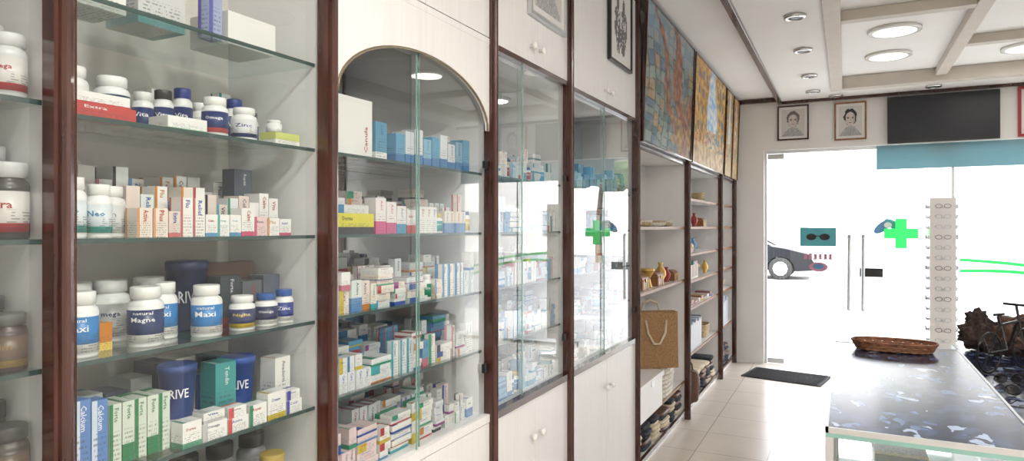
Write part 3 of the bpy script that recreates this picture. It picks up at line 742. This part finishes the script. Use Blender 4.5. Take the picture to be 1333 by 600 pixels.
# white storage box with lid
mb=MB()
mb.box(-1.40,-1.105,3.88,4.44,0.301,0.51,'laminate_white'); mb.box(-1.41,-1.095,3.87,4.45,0.50,0.534,'laminate_white')
mb.box(-1.0955,-1.092,4.12,4.20,0.485,0.52,'aluminium')
mb.build('storage_box',0.004)
def basket(name,x,y,z,rx,ry,h,mat):
    mb=MB(); n=28; rows=7
    for t in range(rows):
        k=0.85+0.15*t/(rows-1)
        P=[(x+rx*k*math.copysign(abs(math.cos(a))**0.6,math.cos(a)),y+ry*k*math.copysign(abs(math.sin(a))**0.6,math.sin(a)),z+h*(t+0.5)/rows) for a in [2*math.pi*j/n for j in range(n)]]
        mb.tube(P,h/rows*0.52,8,mat,closed=True)
    P=[(x+rx*0.85*math.copysign(abs(math.cos(a))**0.6,math.cos(a)),y+ry*0.85*math.copysign(abs(math.sin(a))**0.6,math.sin(a)),z+0.004) for a in [2*math.pi*j/n for j in range(n)]]
    mb.quad(P,mat); return mb.build(name)
basket('wicker_basket',-1.23,4.68,0.302,0.12,0.19,0.228,'white_wicker')
basket('wicker_basket',-1.26,6.35,0.472,0.11,0.15,0.12,'wicker')
basket('wicker_basket',-1.26,6.25,1.732,0.09,0.12,0.08,'wicker')
basket('wicker_basket',-1.24,7.2,0.842,0.09,0.14,0.10,'wicker')
def handbag(name,x,y,z,w,h,d,yaw,mat='brown_leather'):
    mb=MB(); mb.T=Matrix.Translation((x,y,z))@Matrix.Rotation(yaw,4,'Z')
    mb.blob((0,0,h/2),(d/2,w/2,h/2),mat,24,16,0.08,3,z*3,sq=0.45)
    mb.tube([(0,-w*0.28,h*0.93),(0,-w*0.25,h*1.15),(0,-w*0.1,h*1.32),(0,w*0.1,h*1.32),(0,w*0.25,h*1.15),(0,w*0.28,h*0.93)],0.007,8,mat)
    mb.box(d*0.47,d*0.51,-0.015,0.015,h*0.62,h*0.72,'brass')
    mb.T=Matrix.Identity(4)
    return mb.build(name)
handbag('leather_handbag',-1.15,5.37,0.081,0.22,0.27,0.09,-0.9)
def textiles(y0,y1,z,n,mat='textile_dark'):
    mb=MB(); r=random.Random(int(y0*10)); y=y0
    while y<y1-0.15:
        w=r.uniform(0.16,0.24); zz=z
        for k in range(n):
            hh=r.uniform(0.025,0.04)
            mm=r.choice([mat,mat,'strap','brown_leather'])
            mb.blob((-1.25+r.uniform(-.01,.01),y+w/2,zz+hh/2),(0.13,w/2,hh/2),mm,18,8,0.05,3,k+y,sq=0.4)
            zz+=hh*0.93
        y+=w+0.02
    mb.build('folded_textiles')
textiles(3.83,5.15,0.081,5); textiles(5.55,6.7,0.081,6); textiles(6.78,7.55,0.081,6)
mb=MB()
for k,(y,r) in enumerate(((4.05,0.13),(4.35,0.12),(4.68,0.13),(4.98,0.11))):
    for t in range(2):
        mb.lathe((-1.27,y,1.501+t*0.014),[(r*0.55,0.0),(r*0.9,0.006),(r,0.028),(r*0.97,0.028),(r*0.86,0.010)],28,'wicker' if (k+t)%2 else 'white_wicker')
mb.build('woven_trays')
def drum(x,y,z,r,h,m='brass'):
    mb=MB()
    mb.lathe((x,y,z),[(r*0.7,0),(r*0.72,0.004),(r*0.45,h*0.45),(r*0.5,h*0.55),(r,h*0.85),(r*1.03,h*0.86),(r*1.03,h*0.97),(r*0.98,h)],24,m,bands=[None,None,dict(mat='wood_mid'),None,dict(mat='wood_mid'),None,None])
    mb.lathe((x,y,z+h),[(r*0.95,0),(r*0.9,0.002)],24,'strap'); mb.build('goblet_drum')
drum(-1.20,4.02,1.091,0.06,0.17); drum(-1.19,4.36,1.091,0.05,0.13); drum(-1.21,6.05,1.061,0.04,0.10)
def chest(x,y,z,w,d,h):
    mb=MB(); mb.box(x-d/2,x+d/2,y-w/2,y+w/2,z,z+h*0.65,'wood_mid')
    n=8; poly=[(x-d/2*math.cos(math.pi*i/n),z+h*0.66+h*0.34*math.sin(math.pi*i/n)) for i in range(n+1)]
    mb.prism(poly,'y',y-w/2,y+w/2,'wood_mid')
    for yy in (y-w*0.35,y+w*0.35): mb.box(x+d/2,x+d/2+0.003,yy-0.006,yy+0.006,z,z+h*0.66,'brass')
    mb.box(x+d/2,x+d/2+0.006,y-0.012,y+0.012,z+h*0.5,z+h*0.72,'brass'); mb.build('wooden_chest',0.002)
chest(-1.20,4.19,1.091,0.15,0.1,0.10); chest(-1.2,4.56,1.091,0.16,0.11,0.10); chest(-1.2,5.62,1.281,0.15,0.1,0.09); chest(-1.2,7.0,1.061,0.14,0.1,0.1); chest(-1.2,6.2,1.501,0.16,0.1,0.08); chest(-1.2,5.05,1.091,0.12,0.1,0.08)
def vase(x,y,z,h,m):
    mb=MB(); mb.lathe((x,y,z),[(h*0.16,0),(h*0.18,h*0.03),(h*0.12,h*0.1),(h*0.28,h*0.4),(h*0.26,h*0.6),(h*0.10,h*0.8),(h*0.09,h*0.9),(h*0.15,h)],24,m); mb.build('ornamental_vase')
for x,y,z,h,m in ((-1.2,4.76,1.091,0.15,'brass'),(-1.19,4.90,1.091,0.11,'red_wood'),(-1.2,5.4,1.731,0.13,'brass'),(-1.2,5.9,1.281,0.12,'blue_vinyl'),(-1.2,6.45,1.061,0.12,'brass'),(-1.2,5.45,1.501,0.10,'wood_mid'),(-1.2,7.2,1.281,0.12,'brass'),(-1.2,6.95,1.501,0.12,'red_wood'),(-1.2,7.3,1.061,0.13,'wood_mid'),(-1.2,6.92,1.731,0.12,'brass'),(-1.2,5.95,1.501,0.12,'red_wood')): vase(x,y,z,h,m)
mb=MB(); r=random.Random(5); y=5.33
for k in range(22):
    c=[(0.5,0.04,0.04),(0.03,0.3,0.12),(0.6,0.4,0.05),(0.05,0.1,0.35),(0.6,0.58,0.5),(0.3,0.05,0.1)][k%6]; w=r.uniform(0.018,0.03)
    carton(mb,-1.15,y,1.061,w,r.uniform(0.11,0.15),0.10,r,0,base=c,acc=(0.7,0.65,0.5),wid=0.1,mode=1,word='',lines=False); y+=w+0.001
mb.build('row_of_books')
mb=MB(); y=5.3
for k in range(40):
    w=r.uniform(0.012,0.02)
    c=[(0.7,0.7,0.72),(0.35,0.42,0.55),(0.75,0.74,0.72),(0.15,0.2,0.3)][k%4]
    carton(mb,-1.14,y,0.471,w,r.uniform(0.2,0.25),0.15,r,0,base=c,wid=0.0,word='',lines=False); y+=w+0.0008
mb.build('stack_of_magazines')
mb=MB(); y=6.80
for k in range(34):
    w=r.uniform(0.014,0.022)
    if y+w>7.55: break
    carton(mb,-1.14,y,0.471,w,r.uniform(0.22,0.30),0.15,r,0,base=[(0.7,0.7,0.72),(0.30,0.42,0.60),(0.75,0.74,0.72)][k%3],wid=0.0,word='',lines=False); y+=w+0.0008
mb.build('stack_of_magazines')
mb=MB(); y=5.32
for k in range(9):
    carton(mb,-1.15,y,0.841,0.10,0.02+0.012*(k%3),0.14,r,0,base=[(0.5,0.35,0.2),(0.6,0.55,0.5),(0.3,0.1,0.08)][k%3],word=''); y+=0.14
mb.build('small_gift_boxes')
def sunset(u,v): return lerp((0.5,0.2,0.08),(0.6,0.5,0.25),v+0.3*nz(u,v,10,2))
artwork('framed_print',(-1.30,5.52,1.735),(0,0.22,0),(0.03,0,0.17),(1,0,-0.17),20,16,sunset,0.015,'red_wood')
artwork('framed_print',(-1.30,7.30,1.285),(0,0.2,0),(0.03,0,0.15),(1,0,-0.17),20,16,sunset,0.015,'brass')

# ---------------- storefront
mb=MB()
mb.box(-0.80,-0.775,7.76,7.80,0,2.33,'aluminium'); mb.box(-0.775,2.5,7.76,7.80,2.30,2.33,'aluminium')
mb.box(0.93,0.955,7.76,7.80,0,2.30,'aluminium'); mb.box(0.955,2.5,7.76,7.80,0,0.03,'aluminium')
mb.build('trim_3')
def gdoor(name,x0,x1,hs):
    mb=MB(); y=7.78
    mb.quad([(x0,y,0.01),(x1,y,0.01),(x1,y,2.295),(x0,y,2.295)],'store_glass')
    fx=x1-0.17 if hs<0 else x0
    for z0,z1 in ((0.005,0.06),(2.24,2.296)): mb.box(fx,fx+0.17,y-0.012,y+0.012,z0,z1,'aluminium')
    xx=x0+0.07 if hs<0 else x1-0.04
    mb.tube([(xx,y-0.005,1.40),(xx,y-0.05,1.40),(xx,y-0.055,1.38),(xx,y-0.055,0.66),(xx,y-0.05,0.64),(xx,y-0.005,0.64)],0.018,10,'aluminium')
    if hs<0: mb.box(xx-0.03,xx+0.18,y-0.014,y+0.014,0.98,1.07,'black_plastic')
    return mb
def ell(mb,cx,cz,a,b_,rot,mat,y):
    mb.quad([(cx+a*math.cos(t)*math.cos(rot)-b_*math.sin(t)*math.sin(rot),y,cz+a*math.cos(t)*math.sin(rot)+b_*math.sin(t)*math.cos(rot)) for t in [2*math.pi*j/20 for j in range(20)]],mat)
mb=gdoor('door_1',-0.77,0.07,1)
y=7.772
mb.box(-0.44,-0.09,y-0.001,y,1.29,1.49,'teal_vinyl')
for sx_ in (-0.33,-0.20):
    mb.quad([(sx_+0.05*math.cos(a),y-0.003,1.39+0.035*math.sin(a)) for a in [2*math.pi*j/16 for j in range(16)]],'black_plastic')
mb.box(-0.29,-0.24,y-0.003,y-0.002,1.395,1.405,'black_plastic')
for k in range(6):
    mb.box(-0.40+k*0.048,-0.37+k*0.048,y-0.001,y,1.15,1.21,'pink_vinyl')
ell(mb,-0.26,1.07,0.09,0.05,0,'pink_vinyl',y-0.001); ell(mb,-0.26,1.075,0.055,0.03,0,'blue_vinyl',y-0.002)
mb.build('door_1')
mb=gdoor('door_2',0.09,0.92,-1)
ell(mb,0.34,1.50,0.10,0.045,0.7,'blue_vinyl',7.772); ell(mb,0.43,1.52,0.09,0.04,-0.6,'teal_vinyl',7.770)
ell(mb,0.385,1.515,0.035,0.03,0,'white_vinyl',7.768)
mb.build('door_2')
mb=MB(); mb.quad([(0.955,7.78,0.03),(2.5,7.78,0.03),(2.5,7.78,2.30),(0.955,7.78,2.30)],'store_glass'); 
for k,(z0,am) in enumerate(((1.16,0.05),(1.05,0.09))):
    n=20; P=[]
    for i in range(n+1): P.append((1.0+1.3*i/n, z0-0.22*(i/n)+am*math.sin(i/n*3)))
    for i in range(n):
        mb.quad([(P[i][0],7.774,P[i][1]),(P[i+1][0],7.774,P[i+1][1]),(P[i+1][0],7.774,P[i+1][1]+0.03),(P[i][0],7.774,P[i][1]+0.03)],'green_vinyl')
mb.build('window_1')
mb=MB(); cx,cz=0.50,1.43; a,b_=0.15,0.05
poly=[(-b_,-a),(b_,-a),(b_,-b_),(a,-b_),(a,b_),(b_,b_),(b_,a),(-b_,a),(-b_,b_),(-a,b_),(-a,-b_),(-b_,-b_)]
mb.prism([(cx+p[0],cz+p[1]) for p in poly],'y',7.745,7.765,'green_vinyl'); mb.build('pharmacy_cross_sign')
mb=MB(); mb.box(0.28,2.45,7.705,7.708,2.08,2.325,'banner'); mb.build('window_banner')
mb=MB(); mb.box(0.375,1.30,7.63,7.66,2.335,2.80,'black_plastic'); mb.box(0.39,1.285,7.628,7.6299,2.355,2.787,'tv_screen'); mb.box(0.6,1.05,7.66,7.699,2.45,2.7,'black_plastic')
mb.build('television',0.003)
mb=MB(); mb.T=Matrix.Translation((-0.53,7.13,0))@Matrix.Rotation(-0.18,4,'Z')
mb.box(-0.37,0.37,-0.25,0.25,0.001,0.010,'rubber_mat')
for i in range(14): mb.box(-0.34,0.34,-0.23+i*0.034,-0.215+i*0.034,0.010,0.014,'rubber_mat')
mb.build('doormat')

# ---------------- glass counter
mb=MB()
x0,x1,y0,y1=-0.05,0.45,2.0,3.53
mb.box(x0,x1,y0,y1,0.925,0.937,'glass_edge')
mb.box(x0+0.004,x1-0.004,y0+0.004,y1-0.004,0.937,0.950,'shard_top')
for (a,b_) in ((x0,y0),(x1-0.02,y0),(x0,y1-0.02),(x1-0.02,y1-0.02)): mb.box(a,a+0.02,b_,b_+0.02,0,0.925,'aluminium')
for (a,b_,c,d_) in ((x0,x0+0.008,y0,y1),(x1-0.008,x1,y0,y1),(x0,x1,y0,y0+0.008),(x0,x1,y1-0.008,y1)): mb.box(a,b_,c,d_,0.937,0.952,'aluminium')
mb.box(x0+0.004,x1-0.004,y0+0.004,y1-0.004,0.05,0.40,'laminate_white'); mb.box(x0+0.02,x1-0.02,y0+0.02,y1-0.02,0.0,0.05,'black_plastic')
mb.box(x0+0.02,x1-0.02,y0+0.02,y1-0.02,0.66,0.668,'shelf_glass')
mb.quad([(x0+0.02,y0+0.005,0.4),(x1-0.02,y0+0.005,0.4),(x1-0.02,y0+0.005,0.925),(x0+0.02,y0+0.005,0.925)],'pane')
mb.quad([(x0+0.005,y0+0.02,0.4),(x0+0.005,y1-0.02,0.4),(x0+0.005,y1-0.02,0.925),(x0+0.005,y0+0.02,0.925)],'pane')
mb.box(x1-0.019,x1-0.009,y0+0.02,y1-0.02,0.40,0.925,'laminate_white')
mb.build('glass_display_counter')
mb=MB(); r=random.Random(3)
for k in range(5):
    carton(mb,0.25,2.1+k*0.25,0.668,0.18,0.05,0.16,r,0,base=(0.55,0.6,0.6),wid=0.2)
mb.build('boxed_goods')
# shallow oval woven basket tray
mb=MB(); n=48; C=(0.19,3.38,0.953)
def ov(a,k,z): return (C[0]+0.155*k*math.cos(a),C[1]+0.095*k*math.sin(a)*(1+0.15*math.cos(2*a)),C[2]+z)
mb.quad([ov(2*math.pi*j/n,0.93,0.003) for j in range(n)],'brown_wicker')
for t in range(4):
    mb.tube([ov(2*math.pi*j/n,0.94+0.03*t,0.005+0.008*t+0.0015*(1 if (j+t)%2 else -1)) for j in range(n)],0.005,8,'brown_wicker' if t%2 else 'wood_mid',closed=True)
mb.tube([ov(2*math.pi*j/n,1.06,0.037) for j in range(n)],0.0055,8,'brown_wicker',closed=True)
mb.build('oval_woven_basket')

# second counter behind
mb=MB()
mb.box(0.52,1.45,2.7,4.35,0.81,0.85,'glass_edge'); mb.box(0.53,1.44,2.71,4.34,0.85,0.853,'shard_top'); mb.box(0.55,1.42,2.73,4.32,0.05,0.81,'laminate_white'); mb.box(0.58,1.39,2.76,4.29,0,0.05,'black_plastic')
mb.build('display_table',0.003)
mb=MB(); r=random.Random(9)
for (x,y,z,rx,ry,rz,mt) in ((0.64,4.18,0.93,0.10,0.09,0.075,'dark_fur'),(0.78,4.12,0.95,0.11,0.10,0.095,'brown_leather'),(0.93,4.05,0.93,0.11,0.11,0.075,'dark_fur'),(0.70,4.07,0.90,0.09,0.07,0.045,'dark_fur'),(0.83,4.05,0.99,0.08,0.07,0.06,'dark_fur'),(0.93,3.92,0.90,0.10,0.09,0.045,'brown_leather'),(0.62,4.22,1.00,0.05,0.05,0.06,'dark_fur')):
    mb.blob((x,y,z),(rx,ry,rz),mt,40,26,0.45,3.5,x*9+y)
mb.build('heap_of_leather_goods')
mb=MB(); 
def ring(mb,c,r,t,mat,n=24): mb.tube([(c[0]+r*math.cos(2*math.pi*j/n),c[1],c[2]+r*math.sin(2*math.pi*j/n)) for j in range(n)],t,6,mat,closed=True)
mb.T=Matrix.Translation((0.645,3.64,0.853))@Matrix.Rotation(0.9,4,'Z')@Matrix.Scale(1.75,4)
bm='black_plastic'
ring(mb,(-0.075,0,0.053),0.05,0.003,bm); ring(mb,(0.075,0,0.053),0.05,0.003,bm)
for a in range(6):
    for sx_ in (-0.075,0.075): mb.tube([(sx_,0,0.053),(sx_+0.05*math.cos(a*1.047),0,0.053+0.05*math.sin(a*1.047))],0.001,4,bm)
for p,q in (((-0.075,0,0.053),(-0.03,0,0.12)),((-0.03,0,0.12),(0.045,0,0.125)),((0.045,0,0.125),(0.0,0,0.055)),((0.0,0,0.055),(-0.075,0,0.053)),((0.0,0,0.055),(-0.035,0,0.145)),((0.075,0,0.053),(0.04,0,0.165)),((0.04,-0.03,0.168),(0.04,0.03,0.168)),((-0.055,0,0.147),(-0.015,0,0.147))): mb.tube([p,q],0.0035,6,bm)
mb.T=Matrix.Identity(4)
mb.build('bicycle_ornament')
def glasses(x,y,z,yaw,mat='black_plastic'):
    mb=MB(); mb.T=Matrix.Translation((x,y,z))@Matrix.Rotation(yaw,4,'Z')
    for s_ in (-1,1):
        P=[(s_*0.033+0.026*math.cos(t),0,0.022+0.019*math.sin(t)) for t in [2*math.pi*j/18 for j in range(18)]]
        mb.tube(P,0.0025,6,mat,closed=True); mb.quad(P,'lens_glass')
        mb.tube([(s_*0.060,0,0.03),(s_*0.062,0.05,0.028),(s_*0.06,0.11,0.022),(s_*0.056,0.135,0.004)],0.002,6,mat)
    mb.tube([(-0.008,0,0.027),(0,0,0.031),(0.008,0,0.027)],0.002,6,mat)
    mb.T=Matrix.Identity(4)
    return mb
for x,y,yw in ((0.60,3.35,0.4),(0.60,3.10,-0.5),(0.72,3.45,1.2),(0.68,2.95,0.2),(0.60,2.82,0.9),(0.75,3.22,0.1)):
    glasses(x,y,0.8545,yw).build('sunglasses')
# eyewear column
mb=MB(); cx,cy=0.78,7.15
mb.lathe((cx,cy,0.0),[(0.22,0),(0.22,0.02),(0.08,0.035),(0.03,0.05),(0.03,0.2)],32,'chrome')
mb.box(cx-0.10,cx+0.10,cy-0.10,cy+0.10,0.2,1.76,'porcelain')
for k in range(16):
    z=0.26+k*0.093
    for (fx,fy,yw) in ((0,-0.115,0),(-0.115,0,-math.pi/2),(0,0.115,math.pi),(0.115,0,math.pi/2)):
        mb.T=Matrix.Translation((cx+fx,cy+fy,z))@Matrix.Rotation(yw,4,'Z')
        mb.box(-0.01,0.01,-0.004,0.015,0.01,0.03,'aluminium')
        for s_ in (-1,1):
            P=[(s_*0.033+0.026*math.cos(t),-0.006,0.03+0.018*math.sin(t)) for t in [2*math.pi*j/12 for j in range(12)]]
            mb.tube(P,0.0022,5,'aluminium' if k%3 else 'brown_leather',closed=True)
            mb.tube([(s_*0.059,-0.006,0.035),(s_*0.062,0.03,0.035),(s_*0.062,0.08,0.03)],0.002,5,'black_plastic')
mb.T=Matrix.Identity(4); mb.build('eyewear_display_column')

# ---------------- outside
shell('ground',[(-40,40,7.9,10.5,-0.05,0.0,'pavement'),(-40,40,10.5,60,-0.14,-0.04,'asphalt')])
mb=MB()
for k,(a,b_,h_) in enumerate(((-30,-9,9),(-9,3,7),(3,14,10),(14,34,8))):
    mb.box(a,b_,34+k%2,44,-0.04,h_,'render_white')
    x=a+1
    while x<b_-2:
        for z in (1.0,4.2,7.2):
            if z+1.4<h_: mb.box(x,x+1.2,33.95+k%2,34+k%2,z,z+1.4,'window_dark')
        x+=2.6
mb.build('street_buildings')
def car(cx,cy,name='parked_car',paint='car_paint'):
    mb=MB(); mb.T=Matrix.Translation((cx,cy,-0.04))
    body=[(-2.2,0.30),(-2.25,0.55),(-2.15,0.85),(-1.6,0.95),(-0.9,0.98),(1.0,0.98),(1.5,0.90),(2.1,0.75),(2.25,0.5),(2.2,0.28),(1.75,0.25),(1.70,0.45),(1.55,0.62),(1.35,0.66),(1.15,0.62),(1.0,0.45),(0.95,0.22),(-0.95,0.22),(-1.0,0.45),(-1.15,0.62),(-1.35,0.66),(-1.55,0.62),(-1.70,0.45),(-1.75,0.25)]
    mb.prism(body,'y',-0.86,0.86,paint)
    lo=[(-1.65,0.96),(1.05,0.97)]; hi=[(-0.95,1.42),(0.25,1.44)]
    i=mb.addv([(lo[0][0],-0.80,0.96),(lo[1][0],-0.80,0.97),(hi[1][0],-0.62,1.42),(hi[0][0],-0.62,1.40),(lo[0][0],0.80,0.96),(lo[1][0],0.80,0.97),(hi[1][0],0.62,1.42),(hi[0][0],0.62,1.40)])
    for f in ((0,1,2,3),(5,4,7,6),(1,5,6,2),(4,0,3,7)): mb.face([i+q for q in f],'car_glass')
    mb.box(-1.0,0.3,-0.62,0.62,1.40,1.45,paint)
    for s_ in (-1,1):
        mb.tube([(1.08,s_*0.80,0.96),(0.27,s_*0.63,1.43),(-0.97,s_*0.63,1.41),(-1.68,s_*0.80,0.95)],0.03,6,paint)
        mb.tube([(-0.35,s_*0.81,0.96),(-0.35,s_*0.63,1.42)],0.03,6,paint)
        mb.blob((0.75,s_*0.95,1.0),(0.08,0.10,0.07),paint,10,6)
        for wx in (-1.35,1.35):
            old=mb.T; mb.T=old@Matrix.Translation((wx,s_*0.78,0.32))@Matrix.Rotation(math.pi/2*s_*-1,4,'X')
            mb.lathe((0,0,-0.10),[(0.20,0),(0.32,0.01),(0.33,0.05),(0.33,0.15),(0.31,0.19),(0.22,0.20)],28,'tyre')
            mb.lathe((0,0,0.101),[(0.21,0),(0.20,0.015),(0.06,0.0),(0.05,0.02)],10,'aluminium')
            mb.T=old
        mb.box(2.1,2.2,s_*0.55-0.15,s_*0.55+0.15,0.58,0.70,'porcelain'); mb.box(-2.24,-2.15,s_*0.6-0.15,s_*0.6+0.15,0.65,0.8,'red_wood')
        mb.box(-0.2,0.0,s_*0.865-0.01,s_*0.865+0.01,0.8,0.83,'chrome')
    mb.T=Matrix.Identity(4)
    return mb.build(name,0.02)
car(-3.05,21.5)
mb=MB(); mb.tube([(7.2,27,-0.04),(7.25,27,1.5),(7.1,27,3.2)],[0.18,0.14,0.10],8,'bark')
r=random.Random(4)
for k in range(9): mb.blob((7.1+r.uniform(-1.3,1.3),27+r.uniform(-0.8,0.8),3.9+r.uniform(-0.7,1.4)),(0.9,0.8,0.7),'leaves',18,12,0.6,3,k)
mb.build('street_tree')

# ---------------- lighting
w=bpy.data.worlds.new('World'); SC.world=w; w.use_nodes=True
bg=w.node_tree.nodes['Background']; 
sky=w.node_tree.nodes.new('ShaderNodeTexSky'); sky.sky_type='HOSEK_WILKIE'; sky.turbidity=4; sky.sun_direction=(0.3,-0.6,0.74); sky.ground_albedo=0.5
mixr=w.node_tree.nodes.new('ShaderNodeMix'); mixr.data_type='RGBA'; mixr.inputs[0].default_value=0.85
w.node_tree.links.new(sky.outputs[0],mixr.inputs[6]); mixr.inputs[7].default_value=(0.98,0.98,1.0,1)
w.node_tree.links.new(mixr.outputs[2],bg.inputs[0]); bg.inputs[1].default_value=6.5
sd=bpy.data.lights.new('sun','SUN'); sd.energy=9.0; sd.angle=0.01; sd.color=(1,0.96,0.9)
so=bpy.data.objects.new('sun',sd); so.rotation_euler=Vector((0.3,-0.6,0.74)).to_track_quat('Z','Y').to_euler(); SC.collection.objects.link(so)

# ---------------- camera
cd=bpy.data.cameras.new('camera'); cd.sensor_width=36; cd.lens=860/1333*36; cd.shift_y=-5/1333; cd.clip_start=0.02
co=bpy.data.objects.new('camera',cd); co.location=(0,0,H); co.rotation_euler=(math.pi/2,0,math.radians(26.8)); SC.collection.objects.link(co)
SC.camera=co
